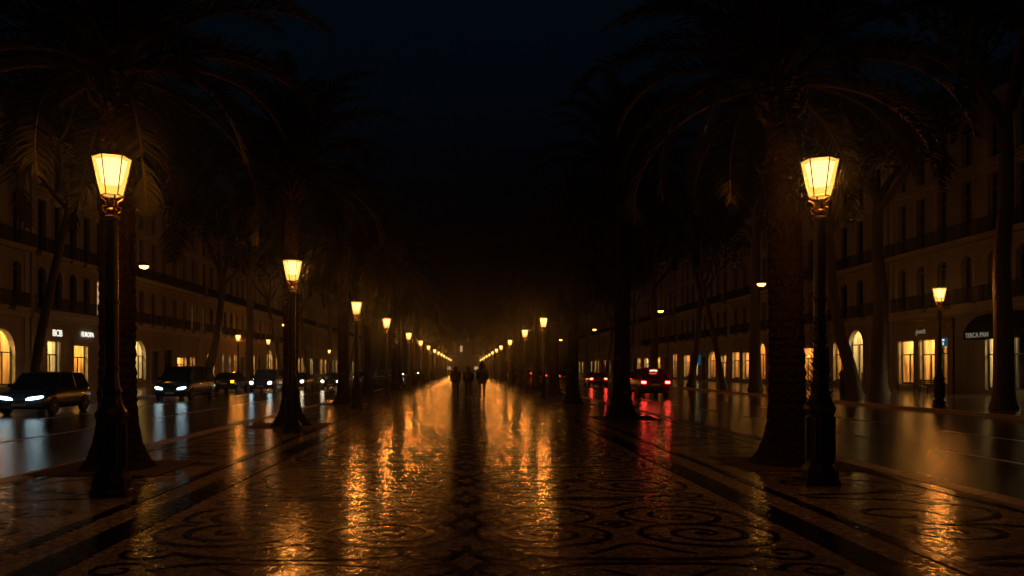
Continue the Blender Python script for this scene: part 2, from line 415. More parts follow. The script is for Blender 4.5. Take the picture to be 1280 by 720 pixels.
LX=[(-4.69,10.58),(-4.5,20.7),(-4.6,33.5),(-4.45,44.6),(-4.5,62.5),(-4.55,80),(-4.6,97),(-4.6,116),(-4.6,132),(-4.6,148),(-4.6,166),(-4.6,186),(-4.6,210),(-4.6,238)]
RX=[(5.08,11.5),(4.25,44),(4.2,57.5),(4.25,78),(4.2,97),(4.25,113),(4.25,130),(4.25,148),(4.25,168),(4.25,190),(4.25,215),(4.25,242)]
lan=lantern('tall lit lantern before the closest palm of the oncoming headlights row','lanterns along the promenade'); lan.location=(*LX[0],0); lan.rotation_euler.z=R(-6.1)
for k,(x,y) in enumerate(LX[1:],2):
    o=copy_tree(lan); o.location=(x,y,0); o.rotation_euler.z=.35*k
    o['label']=f'lit iron lantern, {ORD[k-1]} from the camera in the {HEAD}'
lo=lantern('tall lit lantern with leafy wrapped post in front of a thick palm','lanterns along the promenade',True); lo.location=(*RX[0],0); lo.rotation_euler.z=R(6.2); lo.scale=(1.04,1.04,1.045)
for k,(x,y) in enumerate(RX[1:],2):
    o=copy_tree(lan); o.location=(x,y,0); o.rotation_euler.z=.4*k+.1
    o['label']=f'lit iron lantern, {ORD[k-1]} from the camera in the {TAIL}'
o=copy_tree(lan); o.location=(20.7,35,0); o.scale=(1.1,1.1,1.165); o['label']='lit lantern on the far pavement in front of the golden shop windows'; o['group']='lanterns on the far pavements'
for x,y,sc,lb in ((-20.4,71.5,1.05,'lit lantern on the far pavement behind the two oncoming cars'),(-26.5,107,1.25,'lit lantern standing before the far arched lit doorway'),(-20.4,119,1.0,'distant lit lantern on the pavement behind the palms of the headlights side')):
    o=copy_tree(lan); o.location=(x,y,0); o.scale=(sc,sc,sc); o['label']=lb; o['group']='lanterns on the far pavements'

def road_lamp(label,h,s):
    t=thing('road_lamp',(0,0,0),label,'street lamp','tall road lamps over the carriageways')
    m=MB(); m.lathe([(.18,0),(.17,.9),(.1,1.0),(.09,1.1),(.055,h-.35)],12); m.tube([(0,0,h-.4),(s*.05,0,h-.05),(s*.3,0,h+.16),(s*.62,0,h+.2)],.04,8); m.build('pole',M['iron'],t)
    hd=link('lamp_head',None,t,(s*.75,0,h)); hd.empty_display_size=.1
    m=MB(); m.lathe([(.05,.25),(.12,.22),(.24,.12),(.3,.03),(.3,.0)],16); m.build('lamp_shade',M['iron'],hd)
    m=MB(); m.lathe([(.285,.0),(.27,-.06),(.2,-.13),(.1,-.17),(.01,-.18)],16); m.build('lamp_bowl',M['road_lamp'],hd)
    return t
for x,y,h,lb in ((-21.3,51,8.2,'tall road lamp with bright bowl left of the closest left palm'),(-22.8,97,7.0,'tall road lamp above the oncoming cars near a palm trunk'),
                 (21.4,56,7.6,'tall road lamp glowing just left of the thick palm'),(21.4,85,7.8,'tall road lamp above the red car'),(21.4,129,8.0,'tall distant road lamp between two palm trunks'),
                 (21.4,175,8.0,'farthest tall road lamp on the tail light side')):
    o=road_lamp(lb,h,-1 if x>0 else 1); o.location=(x,y,0)

# ------------------------------------------------------------------ palms
def palm_trunk(H,r,flare,seed):
    m=MB(); rr=random.Random(seed); seg=40; n=int(H*16); rings=[]
    lx,ly=rr.uniform(-.12,.12),rr.uniform(-.12,.12)
    for i in range(n+1):
        z=H*i/n; k=z/H
        rad=r*(1-.12*k)+flare*math.exp(-z/.38)+.10*r*math.exp(-((z-H)/.6)**2)
        ring=[]
        for j in range(seg):
            a=2*PI*j/seg
            row=z/.155; ph=(a*8/PI+ (int(row)%2)*.5)%1; fr=row%1
            bump=.045*(1-fr)*(1-abs(ph-.5)*1.6) + .02*rr.random()
            lob=1+.05*math.exp(-z/.5)*math.cos(5*a+seed)
            q=(rad*lob+bump*min(1,.35+z/2))
            ring.append((lx*k*k*2+q*math.cos(a),ly*k*k*2+q*math.sin(a),z))
        rings.append(ring)
    m.rings(rings,0,True,False); return m,(lx*2,ly*2)
def frond(m,base,az,el,L,rr,dens=66,droop=1.5):
    p=Vector(base); n=22; pts=[]; dirs=[]; d0=Vector((math.cos(az),math.sin(az),0))
    tw=rr.uniform(-.25,.25); side0=Vector((-math.sin(az),math.cos(az),0))
    for i in range(n+1):
        t=i/n; e=el-droop*t**1.4; d=(d0*math.cos(e)+Vector((0,0,math.sin(e)))+side0*tw*t).normalized()
        pts.append(p.copy()); dirs.append(d); p=p+d*(L/n)
    m.tube(pts,[.035*(1-.85*i/n)+.004 for i in range(n+1)],5,1)
    for k in range(dens):
        t=.1+.9*(k+.5)/dens; x=t*n; i=min(int(x),n-1); q=pts[i].lerp(pts[i+1],x-i); d=dirs[i]
        side=d.cross(Vector((0,0,1))); 
        if side.length<.05: side=side0.copy()
        side.normalize(); up=side.cross(d).normalized()
        ln=.62*math.sin(PI*min(1,.12+t*.86))**.6*(.9+.2*rr.random())*(L/3.6)
        for sgn in (1,-1):
            dr=(side*sgn*.85+d*.75+up*(.28+rr.uniform(-.22,.2))).normalized()
            w=.022; a=q; mid=q+dr*ln*.55; tip=q+dr*ln-Vector((0,0,.16*ln+.05*rr.random()))
            m.add([a-d*w,a+d*w,mid+d*w*.9,mid-d*w*.9,tip],[(0,1,2,3),(3,2,4)],0)
def palm(name_label,group,H,r,flare,seed,nf=54,L=3.5):
    t=thing('palm_tree',(0,0,0),name_label,'palm tree',group)
    m,(lx,ly)=palm_trunk(H,r,flare,seed); m.build('trunk',M['palm_bark'],t,sharp=25)
    m=MB(); rr=random.Random(seed+50)
    for k in range(nf):
        f=(k+.5)/nf; el=R(86)-f**1.1*R(104)+rr.uniform(-.1,.1); az=k*2.39996+rr.uniform(-.2,.2)
        b=(lx+.16*math.cos(az),ly+.16*math.sin(az),H-.1+.45*(1-f))
        frond(m,b,az,el,L*(.85+.3*rr.random()),rr,droop=1.15+.8*rr.random())
    for k in range(26):                                   # cut leaf bases under the crown
        az=k*2.39996; z=H-.75+.7*k/26; b=Vector((lx*.9+r*.9*math.cos(az),ly*.9+r*.9*math.sin(az),z))
        m.tube([b,b+Vector((math.cos(az)*.16,math.sin(az)*.16,.14)),b+Vector((math.cos(az)*.22,math.sin(az)*.22,.34))],[.05,.04,.02],5,1)
    m.build('crown',[M['frond'],M['rachis']],t); return t
PG='palms along the promenade'
PL=[(-5.8,13.3,.0),(-5.1,23.2,.75),(-5.7,37.0,.85),(-6.2,50,.9),(-5.2,58,.9)]
PR=[(5.58,13.9,0),(5.2,26.8,.9),(4.95,37.3,.85),(5.35,48.5,.9),(5.35,62,.9)]
pA=palm('palm behind the closest lantern of the oncoming headlights row, flared base',PG,6.6,.27,.33,11); pA.location=(*PL[0][:2],0)
pB=palm('thick trunked palm beside the leafy wrapped lantern',PG,6.7,.275,.36,23,52,3.5); pB.location=(*PR[0][:2],0); pB.rotation_euler.z=.9
pC=palm('palm with slim trunk, second from the camera in the '+HEAD,PG,7.2,.19,.40,37,50,3.4); pC.location=(*PL[1][:2],0)
def more(src,x,y,sc,lb,k):
    o=copy_tree(src); o.location=(x,y,0); o.rotation_euler.z=k*1.7; o.scale=(sc,sc,1.1+.14*((k*37)%10)/10); o['label']=lb; return o
k=3
for x,y,sc in PL[2:]: more(pC if k!=3 else pA,x,y,sc,f'palm, {ORD[k-1]} from the camera in the {HEAD}',k); k+=1
y=70
while y<235 and k<=17: more((pC,pA)[k%2],-5.5+.3*((k*7)%3-1),y,.9,f'palm, {ORD[k-1]} from the camera in the {HEAD}',k); k+=1; y+=11.5
k=2
for x,y,sc in PR[1:]: more((pB,pB,pA,pC,pA)[k-2],x,y,sc,f'palm, {ORD[k-1]} from the camera in the {TAIL}',k+30); k+=1
y=73
while y<235 and k<=18: more((pA,pC)[k%2],5.4+.25*((k*5)%3-1),y,.9,f'palm, {ORD[k-1]} from the camera in the {TAIL}',k+30); k+=1; y+=11.5
m=MB()
for i,(x,y) in enumerate([(p[0],p[1]) for p in PL+PR]):
    z=.0105; a=1.05
    m.quad((x-a,y-a,z),(x+a,y-a,z),(x+a,y+a,z),(x-a,y+a,z))
tag(m.build('planting_bed_soil',M['soil']),kind='structure'); 

# ------------------------------------------------------------------ plane trees on the far pavements
def limb(m,p,d,L,r,rr,depth,tips):
    n=6; pts=[p]; q=Vector(p); d=Vector(d).normalized()
    for i in range(n):
        d=(d+Vector((rr.uniform(-.16,.16),rr.uniform(-.16,.16),rr.uniform(-.04,.12)))).normalized(); q=q+d*L/n; pts.append(q.copy())
    m.tube(pts,[r*(1-.5*i/n) for i in range(n+1)],7 if depth<2 else 5)
    if depth>=3: tips.append(q); return
    if depth>=1: tips.append(pts[4])
    for k in range(3):
        a=rr.uniform(0,2*PI); v=Vector((math.cos(a),math.sin(a),rr.uniform(.15,.75)))
        limb(m,pts[-1-(k%2)],(d*.7+v*.75),L*.66,r*.5,rr,depth+1,tips)
def plane_tree(label,path,r,fork,seed,crown_n=2600):
    t=thing('plane_tree',(0,0,0),label,'tree','trees on the far pavements'); rr=random.Random(seed)
    m=MB(); P=[Vector(p) for p in path]; pts=[]
    for i in range(len(P)-1):
        a=P[max(i-1,0)];b=P[i];c=P[i+1];d=P[min(i+2,len(P)-1)]
        for k in range(6):
            u=k/6; pts.append(.5*((2*b)+(c-a)*u+(2*a-5*b+4*c-d)*u*u+(3*b-a-3*c+d)*u**3))
    pts.append(P[-1]); n=len(pts)-1; seg=14; 
    rad=[r*(1-.45*i/n)+.4*r*math.exp(-pts[i].z/.3) for i in range(n+1)]
    m.tube(pts,rad,seg)
    tips=[]
    for k in range(fork):
        a=2*PI*k/fork+rr.uniform(-.4,.4)
        limb(m,pts[-1-(k%3)],(math.cos(a)*.75,math.sin(a)*.75,1),3.1,r*.5,rr,0,tips)
    m.build('trunk',M['bark'],t)
    m=MB()
    for k in range(crown_n):
        c=rr.choice(tips); q=c+Vector((rr.gauss(0,.75),rr.gauss(0,.75),rr.gauss(0,.55)))
        u=Vector((rr.gauss(0,1),rr.gauss(0,1),rr.gauss(0,.6))).normalized(); w=u.cross(Vector((rr.gauss(0,1),rr.gauss(0,1),rr.gauss(0,1)))).normalized(); s=.13+.12*rr.random()
        m.add([q-u*s,q+w*s*.55,q+u*s,q-w*s*.55],[(0,1,2,3)])
    m.build('crown',M['leaf'],t); return t
tA=plane_tree('leaning pavement tree with glowing edged trunk beside the big arched window',[(0,0,0),(.35,0,1.7),(.75,0,3.8),(1.25,0,6.2),(1.8,0,8.6),(2.1,0,10)],.27,4,5); tA.location=(-22.2,40.5,0)
tB=plane_tree('tall pavement tree before the black awning shop',[(0,0,0),(.02,.05,3),(-.1,0,6),(.15,0,9),(.1,0,12)],.5,4,9); tB.location=(21.9,32.6,0); tB.scale=(.8,.8,1)
tC=plane_tree('slanting pavement tree between the arched window and the thick palm',[(0,0,0),(-.25,0,1.6),(-.75,0,3.4),(-1.2,.1,6),(-1.5,0,9.5)],.42,4,14); tC.location=(22.8,47,0)
tD=copy_tree(tB); tD.location=(26.6,51.5,0); tD.rotation_euler.z=2; tD.scale=(1.02,1.02,1.05); tD['label']='thick pavement tree between the arched window and the golden shop'
tE=copy_tree(tC); tE.location=(-22,67.5,0); tE.rotation_euler.z=PI; tE['label']='forked pavement tree behind the dark oncoming van'
specs=[(22.2,69,tA,PI,'pavement tree left of the thick palm, leaning left'),(22.4,62,tB,1,'upright pavement tree just left of the thick palm'),
 (22.5,80,tC,2,'dark pavement tree behind the red car'),(22.3,95,tB,3,''),(22.4,110,tA,1,''),(22.4,128,tC,4,''),(22.4,148,tB,5,''),(22.4,170,tA,2,''),(22.4,195,tB,2.2,''),(22.4,225,tC,.2,''),
 (-22.2,82,tB,2,'pavement tree behind the pair of oncoming headlights'),(-22.2,97,tA,3,''),(-22.2,112,tC,1,''),(-22.2,130,tB,5,''),(-22.2,150,tA,.5,''),(-22.2,172,tB,1.5,''),(-22.2,198,tC,2.5,''),(-22.2,226,tB,3.5,''),(-23,54,tB,1.2,'upright pavement tree between the two lit shop signs and the palm')]
cnt={1:0,-1:0}
for x,y,src,rz,lb in specs:
    o=copy_tree(src); o.location=(x,y,0); o.rotation_euler.z=rz; s=.9+.02*((y*3)%7); o.scale=(s,s,1)
    if not lb:
        sd=1 if x>0 else -1; cnt[sd]+=1
        lb=f'distant pavement tree, {ORD[cnt[sd]-1]} beyond the '+('red car' if sd>0 else 'oncoming headlights')+' on its pavement'
    o['label']=lb

# ------------------------------------------------------------------ buildings
class Fac:
    """local facade frame: w out to the street, u along it, z up"""
    def __init__(s,X,side,c): s.X=X; s.side=side; s.c=c
    def p(s,w,u,z): return (-s.side*w,u-s.c,z)
    def box(s,m,w0,w1,u0,u1,z0,z1,mi=0):
        a=s.p(w0,u0,z0); b=s.p(w1,u1,z1); m.box(min(a[0],b[0]),max(a[0],b[0]),a[1],b[1],z0,z1,mi)
    def quad(s,m,pts,mi=0): m.add([s.p(*q) for q in pts],[(0,1,2,3)],mi)
def arch_pts(u0,u1,zt,rise,n=12):
    c=(u0+u1)/2; a=(u1-u0)/2
    return [(c-a*math.cos(PI*i/n),zt-rise+rise*math.sin(PI*i/n)) for i in range(n+1)]
def facade_wall(F,m,u0,u1,z1,ops,depth=.34):
    us=sorted({u0,u1,*[o['u0'] for o in ops],*[o['u1'] for o in ops]}); zs=sorted({0,z1,*[o['z0'] for o in ops],*[o['z1'] for o in ops]})
    for a,b in zip(us,us[1:]):
        run=None
        for c,d in zip(zs,zs[1:]):
            mu,mz=(a+b)/2,(c+d)/2
            if any(o['u0']<mu<o['u1'] and o['z0']<mz<o['z1'] for o in ops): continue
            F.quad(m,[(0,a,c),(0,b,c),(0,b,d),(0,a,d)])
    for o in ops:
        a,b,c,d=o['u0'],o['u1'],o['z0'],o['z1']; rise=o.get('rise',0)
        zsp=d-rise
        F.quad(m,[(0,a,c),(-depth,a,c),(-depth,a,zsp),(0,a,zsp)]); F.quad(m,[(0,b,c),(-depth,b,c),(-depth,b,zsp),(0,b,zsp)])
        F.quad(m,[(0,a,c),(0,b,c),(-depth,b,c),(-depth,a,c)])
        if rise:
            A=arch_pts(a,b,d,rise); mid=len(A)//2
            for i in range(len(A)-1):
                F.quad(m,[(0,*A[i]),(0,*A[i+1]),(-depth,*A[i+1]),(-depth,*A[i])])
                corner=(a,d) if i<mid else (b,d)
                m.add([F.p(0,*corner),F.p(0,*A[i]),F.p(0,*A[i+1])],[(0,1,2)])
        else: F.quad(m,[(0,a,d),(0,b,d),(-depth,b,d),(-depth,a,d)])
def window_mesh(F,W,H,rise,fm):
    """frame and glass about the sill centre; material 0 frame, 1 glass"""
    m=MB(); c=F.c; f=.07
    B=lambda w0,w1,u0,u1,z0,z1,mi=0: F.box(m,w0,w1,u0+c,u1+c,z0,z1,mi)
    F.quad(m,[(-.27,-W/2+c,0),(-.27,W/2+c,0),(-.27,W/2+c,H),(-.27,-W/2+c,H)],1)
    B(-.29,-.21,-W/2,-W/2+f,0,H); B(-.29,-.21,W/2-f,W/2,0,H); B(-.288,-.212,-W/2+f,W/2-f,0,.12); B(-.288,-.212,-W/2+f,W/2-f,H-f,H)
    B(-.285,-.2,-.04,.04,.12,H-f)
    zt=H-rise if rise else H*.74
    B(-.283,-.198,-W/2+f,-.04,zt-.04,zt+.04); B(-.283,-.198,.04,W/2-f,zt-.04,zt+.04)
    for q in (.36,.68):
        B(-.276,-.225,-W/2+f,-.04,zt*q-.015,zt*q+.015); B(-.276,-.225,.04,W/2-f,zt*q-.015,zt*q+.015)
    return m
def surround(F,m,a,b,c,d,rise):
    t=.16
    F.box(m,.0,.06,a-t,a,c,d-rise); F.box(m,.0,.06,b,b+t,c,d-rise); F.box(m,-.02,.13,a-t-.06,b+t+.06,c-.12,c)
    if rise:
        A=arch_pts(a,b,d,rise); cu=(a+b)/2; zc=d-rise
        O=[(cu+(u-cu)*(1+2*t/(b-a)),zc+(z-zc)*(1+t/rise)) for u,z in A]
        for i in range(len(A)-1):
            F.quad(m,[(.06,*A[i]),(.06,*A[i+1]),(.06,*O[i+1]),(.06,*O[i])]); F.quad(m,[(.0,*O[i]),(.0,*O[i+1]),(.06,*O[i+1]),(.06,*O[i])])
            F.quad(m,[(.0,*A[i]),(.0,*A[i+1]),(.06,*A[i+1]),(.06,*A[i])])
    else:
        F.box(m,.0,.06,a-t,b+t,d,d+t); F.box(m,.0,.17,a-t-.1,b+t+.1,d+t,d+t+.1)
def balcony_mesh(F,W,D=.75,H=1.0):
    m=MB(); c=F.c
    B=lambda w0,w1,u0,u1,z0,z1,mi: F.box(m,w0,w1,u0+c,u1+c,z0,z1,mi)
    B(.001,D,-W/2,W/2,-.22,-.04,1); B(.001,D-.12,-W/2+.1,W/2-.1,-.34,-.22,1)
    for z0 in (.04,H-.05): 
        B(D-.1,D-.05,-W/2+.03,W/2-.03,z0,z0+.05,0)
        for s in (-1,1): B(.02,D-.1,s*(W/2-.055)-.02,s*(W/2-.055)+.02,z0,z0+.05,0)
    n=int(W/.13)
    for i in range(n+1):
        u=-W/2+.06+(W-.12)*i/n; r=.011 if i%8 else .025; B(D-.09,D-.06,u-r,u+r,-.04,H-.05,0)
    for s in (-1,1):
        for i in range(1,5): w=D*i/5.5; B(w-.01,w+.01,s*(W/2-.055)-.01,s*(W/2-.055)+.01,-.04,H-.05,0)
    return m
def mannequin(m,x,y,z0,h):
    m.lathe([(.13,0),(.12,.02),(.02,.03),(.02,.5*h),(.14,.52*h),(.11,.64*h),(.17,.8*h),(.05,.84*h),(.045,.87*h),(.085,.92*h),(.07,.98*h),(.01,h)],10,(x,y,z0))
SHOPR=random.Random(21)
def shop(F,b,op,style='gold',big=False):
    """a lit room behind an opening, its glass, frame and what stands in it"""
    a,bb,c,d=op['u0'],op['u1'],op['z0'],op['z1']; rise=op.get('rise',0); W=bb-a
    rm={'gold':M['room_gold'],'pale':M['room_pale'],'amber':M['room_amber']}[style]
    sw=link('shop_window',None,b,F.p(0,(a+bb)/2,0)); sw.empty_display_size=.2
    G=Fac(F.X,F.side,(a+bb)/2)
    m=MB(); e=.35; D=2.6
    w0=-.36
    for pts in ([(w0-D,a-e,c-.1),(w0-D,bb+e,c-.1),(w0-D,bb+e,d+.25),(w0-D,a-e,d+.25)],[(w0,a-e,c-.1),(w0-D,a-e,c-.1),(w0-D,a-e,d+.25),(w0,a-e,d+.25)],[(w0,bb+e,c-.1),(w0-D,bb+e,c-.1),(w0-D,bb+e,d+.25),(w0,bb+e,d+.25)],
                [(w0,a-e,c-.1),(w0,bb+e,c-.1),(w0-D,bb+e,c-.1),(w0-D,a-e,c-.1)],[(w0,a-e,d+.25),(w0,bb+e,d+.25),(w0-D,bb+e,d+.25),(w0-D,a-e,d+.25)]): G.quad(m,pts)
    m.build('interior_wall',rm,sw)
    m=MB(); G.box(m,w0-1.5,w0-.5,a+.05,bb-.05,d+.12,d+.17); m.build('ceiling_light',M['room_lamp_pale' if style=='pale' else 'room_lamp'],sw)
    m=MB(); G.quad(m,[(-.25,a,c),(-.25,bb,c),(-.25,bb,d),(-.25,a,d)]); m.build('glass',M['glass'],sw)
    m=MB(); f=.055
    G.box(m,-.3,-.2,a,a+f,c,d); G.box(m,-.3,-.2,bb-f,bb,c,d); G.box(m,-.298,-.202,a+f,bb-f,c,c+.14); G.box(m,-.298,-.202,a+f,bb-f,d-f,d)
    zt=d-rise-.03 if rise else c+(d-c)*.68
    G.box(m,-.296,-.198,a+f,bb-f,zt-.04,zt+.04)
    nm=max(1,round(W/1.1))
    for i in range(1,nm): u=a+W*i/nm; G.box(m,-.292,-.196,u-.025,u+.025,c+.14,zt-.04)
    m.build('frame',M['wood'],sw)
    m=MB(); rr=SHOPR
    for i in range(max(1,int(W/.7))):
        u=a+.3+(W-.6)*rr.random(); p=G.p(w0-.5-1.0*rr.random(),u,0)
        if rr.random()<.55: mannequin(m,p[0],p[1],c-.1,min(d-c-.4,1.75+.2*rr.random()))
        else:
            hh=.6+.7*rr.random(); m.box(p[0]-.28,p[0]+.28,p[1]-.3,p[1]+.3,c-.1,c-.1+hh); m.lathe([(.12,0),(.16,.1),(.08,.3),(.1,.36)],10,(p[0],p[1],c-.1+hh))
    for i in range(3):
        z=c+.5+.7*i
        if z<d-.5: G.box(m,w0-D+.02,w0-D+.35,a+.1,a+W*.45,z,z+.05)
    m.build('display',M['display'],sw)
    if big or rr.random()<.5:
        m=MB(); u=a+W*rr.uniform(.3,.6); z=c+(d-c)*.42; G.box(m,w0-1.9,w0-1.85,u-.28,u+.28,z,z+1.1); m.build('hanging_panel',M['lightbox'],sw)
    return sw
def text(s,parent,F,u,z,w,size,mat,sy=1):
    cu=bpy.data.curves.new('lettering','FONT'); cu.body=s; cu.size=size; cu.extrude=.015; cu.align_x='CENTER'; cu.align_y='CENTER'; cu.offset=.002
    cu.materials.append(mat); tmp=bpy.data.objects.new('tmp',cu); COL.objects.link(tmp); bpy.context.view_layer.update(); me=bpy.data.meshes.new_from_object(tmp.evaluated_get(bpy.context.evaluated_depsgraph_get())); bpy.data.objects.remove(tmp); o=link('lettering',me,parent,F.p(w,u,z)); o.scale=(1,sy,1)
    o.rotation_euler=(PI/2,0,-PI/2 if F.side>0 else PI/2); return o
def building(label,X,side,u0,u1,wallm,cols,floors,ground,ztop,seed,rises=(.5,0,0),balc=('each','long','none'),roof='mansard',lit=()):
    """floors: list of (sill z, head z); ground: list of opening dicts (kind None, shop style or 'door')"""
    c=(u0+u1)/2; b=thing('townhouse',(X,c,0),label,'building','facades lining the avenue'); F=Fac(X,side,c); rr=random.Random(seed)
    ops=list(ground); wl=[]
    n=len(cols); W=1.2
    for fi,(z0,z1) in enumerate(floors):
        for ci,u in enumerate(cols): wl.append((fi,ci,dict(u0=u-W/2,u1=u+W/2,z0=z0,z1=z1,rise=rises[fi]))); ops.append(wl[-1][2])
    m=MB(); facade_wall(F,m,u0,u1,ztop,ops)
    dp=12
    F.quad(m,[(0,u0,0),(-dp,u0,0),(-dp,u0,ztop),(0,u0,ztop)]); F.quad(m,[(0,u1,0),(-dp,u1,0),(-dp,u1,ztop),(0,u1,ztop)]); F.quad(m,[(-dp,u0,0),(-dp,u1,0),(-dp,u1,ztop),(-dp,u0,ztop)]); F.quad(m,[(0,u0,ztop),(0,u1,ztop),(-dp,u1,ztop),(-dp,u0,ztop)])
    m.build('wall',wallm,b)
    m=MB()                                                  # stone dressings
    zg=floors[0][0]-.55
    F.box(m,.0,.22,u0+.003,u1-.003,zg-.2,zg+.1); F.box(m,.0,.30,u0+.006,u1-.006,zg+.1,zg+.18)
    for fi,(z0,z1) in enumerate(floors[1:],1): F.box(m,.0,.12,u0+.003,u1-.003,z0-.55,z0-.35)
    F.box(m,.0,.35,u0+.003,u1-.003,ztop-.55,ztop-.25); F.box(m,.0,.6,u0+.006,u1-.006,ztop-.25,ztop+.02)
    for i in range(int((u1-u0)/.6)): u=u0+.3+.6*i; F.box(m,.35,.55,u-.08,u+.08,ztop-.42,ztop-.25)
    for u in (u0,u1-.55): F.box(m,.0,.09,u+.004,u+.55-.004,.0,ztop-.55)
    for fi,ci,o in wl: surround(F,m,o['u0'],o['u1'],o['z0'],o['z1'],o['rise'])
    for o in ground:
        if o.get('trim',True): surround(F,m,o['u0'],o['u1'],max(o['z0'],.13),o['z1'],o.get('rise',0))
    m.build('stone_trim',M['trim'],b)
    cache={}
    for fi,ci,o in wl:
        H=o['z1']-o['z0']; isl=(fi,ci) in lit; key=(fi,isl)
        if key not in cache:
            mm=window_mesh(F,W,H,o['rise'],0); ob_=mm.build('window',[M['frame_pale'] if seed%2 else M['wood'],M['win_lit'] if isl and lit[(fi,ci)]>0 else M['win_dim'] if isl else M['glass_dark']],b); cache[key]=ob_.data
        else: ob_=link('window',cache[key],b)
        ob_.location=F.p(0,(o['u0']+o['u1'])/2,o['z0'])
    bm=None
    for fi,(z0,z1) in enumerate(floors):
        if balc[fi]=='each':
            for u in cols:
                if bm is None: x=balcony_mesh(F,1.9,.55).build('balcony',[M['railing'],M['trim']],b); bm=x.data
                else: x=link('balcony',bm,b)
                x.location=F.p(0,u,z0-.1)
        elif balc[fi]=='long':
            x=balcony_mesh(F,cols[-1]-cols[0]+2.2,.9,.95).build('balcony',[M['railing'],M['trim']],b); x.location=F.p(0,(cols[0]+cols[-1])/2,z0-.1)
    m=MB(); k=2.9 if roof=='mansard' else 1.6; i_=1.5 if roof=='mansard' else 5
    v=[F.p(.1,u0,ztop+.02),F.p(.1,u1,ztop+.02),F.p(-dp,u1,ztop+.02),F.p(-dp,u0,ztop+.02),F.p(-i_,u0+.3,ztop+k),F.p(-i_,u1-.3,ztop+k),F.p(-dp+i_,u1-.3,ztop+k),F.p(-dp+i_,u0+.3,ztop+k)]
    m.add(v,[(0,1,5,4),(1,2,6,5),(2,3,7,6),(3,0,4,7),(4,5,6,7)])
    rf=m.build('roof',M['roof'],b)
    m=MB(); F.box(m,-5,-4.2,u0+1.0,u0+2.2,ztop+.5,ztop+k+1.5); m.build('chimney',wallm,rf)
    for o in ground:
        kd=o.get('kind')
        if kd in ('gold','pale','amber'): o['obj']=shop(F,b,o,kd,o.get('big',False))
        elif kd=='door':
            m=MB(); f=.1; a,bb,zz,d=o['u0'],o['u1'],o['z0'],o['z1']
            F.box(m,-.3,-.24,a,bb,zz,d)
            for s in (0,1):
                ua=a+(bb-a)/2*s
                for q0,q1 in ((.25,1.0),(1.2,2.3)): F.box(m,-.24,-.21,ua+.12,ua+(bb-a)/2-.12,zz+q0,zz+q1)
            m.build('door',M['wood'],b)
        elif kd=='shut':
            m=MB(); a,bb,zz,d=o['u0'],o['u1'],o['z0'],o['z1']
            F.quad(m,[(-.27,a,zz),(-.27,bb,zz),(-.27,bb,d),(-.27,a,d)],1)
            for u in (a,(a+bb)/2-.04,bb-.08): F.box(m,-.3,-.2,u,u+.08,zz,d)
            F.box(m,-.297,-.203,a+.08,bb-.08,zz,zz+.4); m.build('window',[M['wood'],M['glass_dark']],b)
    return b,F
FL=[(6.05,9.1),(10.25,14.0),(14.9,17.9)]
def O(u0,u1,z0,z1,kind,rise=0,**k): return dict(u0=u0,u1=u1,z0=z0,z1=z1,kind=kind,rise=rise,**k)
def cols(u0,u1,n): s=(u1-u0)/n; return [u0+s*(i+.5) for i in range(n)]
# --- right side, nearest
b,F=building('grey stone corner building with black awning and golden shop, long balcony',RF,1,38,62.3,M['wall_cream'],[39.6,42.2,44.8,47.4,50.0,52.7,55.4,58.0,60.5],FL,
  [O(39.5,42,.6,3.9,'pale'),O(44,48.4,.35,3.6,'pale',trim=False),O(49.1,50.9,.35,3.6,'pale',trim=False),
   O(54.7,55.75,.5,3.75,'gold',trim=False),O(56.2,58.2,.35,3.75,'gold',trim=False,big=True),O(58.85,61.0,.5,3.75,'gold',trim=False,big=True)],18.8,1)
m=MB()                                                       # black shopfront round the golden windows
for a,bb,z0,z1 in ((54.1,54.7,.0,5.1),(55.75,56.2,.0,3.75),(58.2,58.85,.0,3.75),(61.0,61.5,.0,5.1),(54.7,61.0,3.75,5.1)): F.box(m,.0,.12,a,bb,z0,z1)
F.box(m,.12,.2,54.1,61.5,4.95,5.1); m.build('shopfront',M['black_panel'],b)
sg=link('shop_sign',None,b); text('jewet',sg,F,57.9,4.35,.125,.55,M['sign_dim'])
bl=link('blue_sign',None,b)
m=MB(); F.box(m,.12,.2,54.72,55.3,3.2,3.78); m.build('sign_box',M['sign_blue'],bl)
text('Pau',bl,F,55.01,3.64,.205,.19,M['sign_white']); text('E',bl,F,55.01,3.38,.205,.28,M['sign_white'])
m=MB()                                                       # awning: sloping canvas with a hanging valance
u0,u1=42.0,50.7
tp=[(.02,5.15),(.7,4.95),(1.25,4.45),(1.5,3.95)]
for i in range(3):
    m.add([F.p(tp[i][0],u0,tp[i][1]),F.p(tp[i][0],u1,tp[i][1]),F.p(tp[i+1][0],u1,tp[i+1][1]),F.p(tp[i+1][0],u0,tp[i+1][1])],[(0,1,2,3)])
for u in (u0,u1): m.add([F.p(.02,u,3.95)]+[F.p(w,u,z) for w,z in tp],[(0,1,2),(0,2,3),(0,3,4)])
F.box(m,1.48,1.52,u0,u1,3.5,3.95); F.box(m,.02,1.48,u0,u0+.03,3.5,3.95); F.box(m,.02,1.48,u1-.03,u1,3.5,3.95)
aw=m.build('awning',M['awning'],b)
text('TERCA PAN',aw,F,49.35,3.72,1.53,.42,M['sign_dim'])
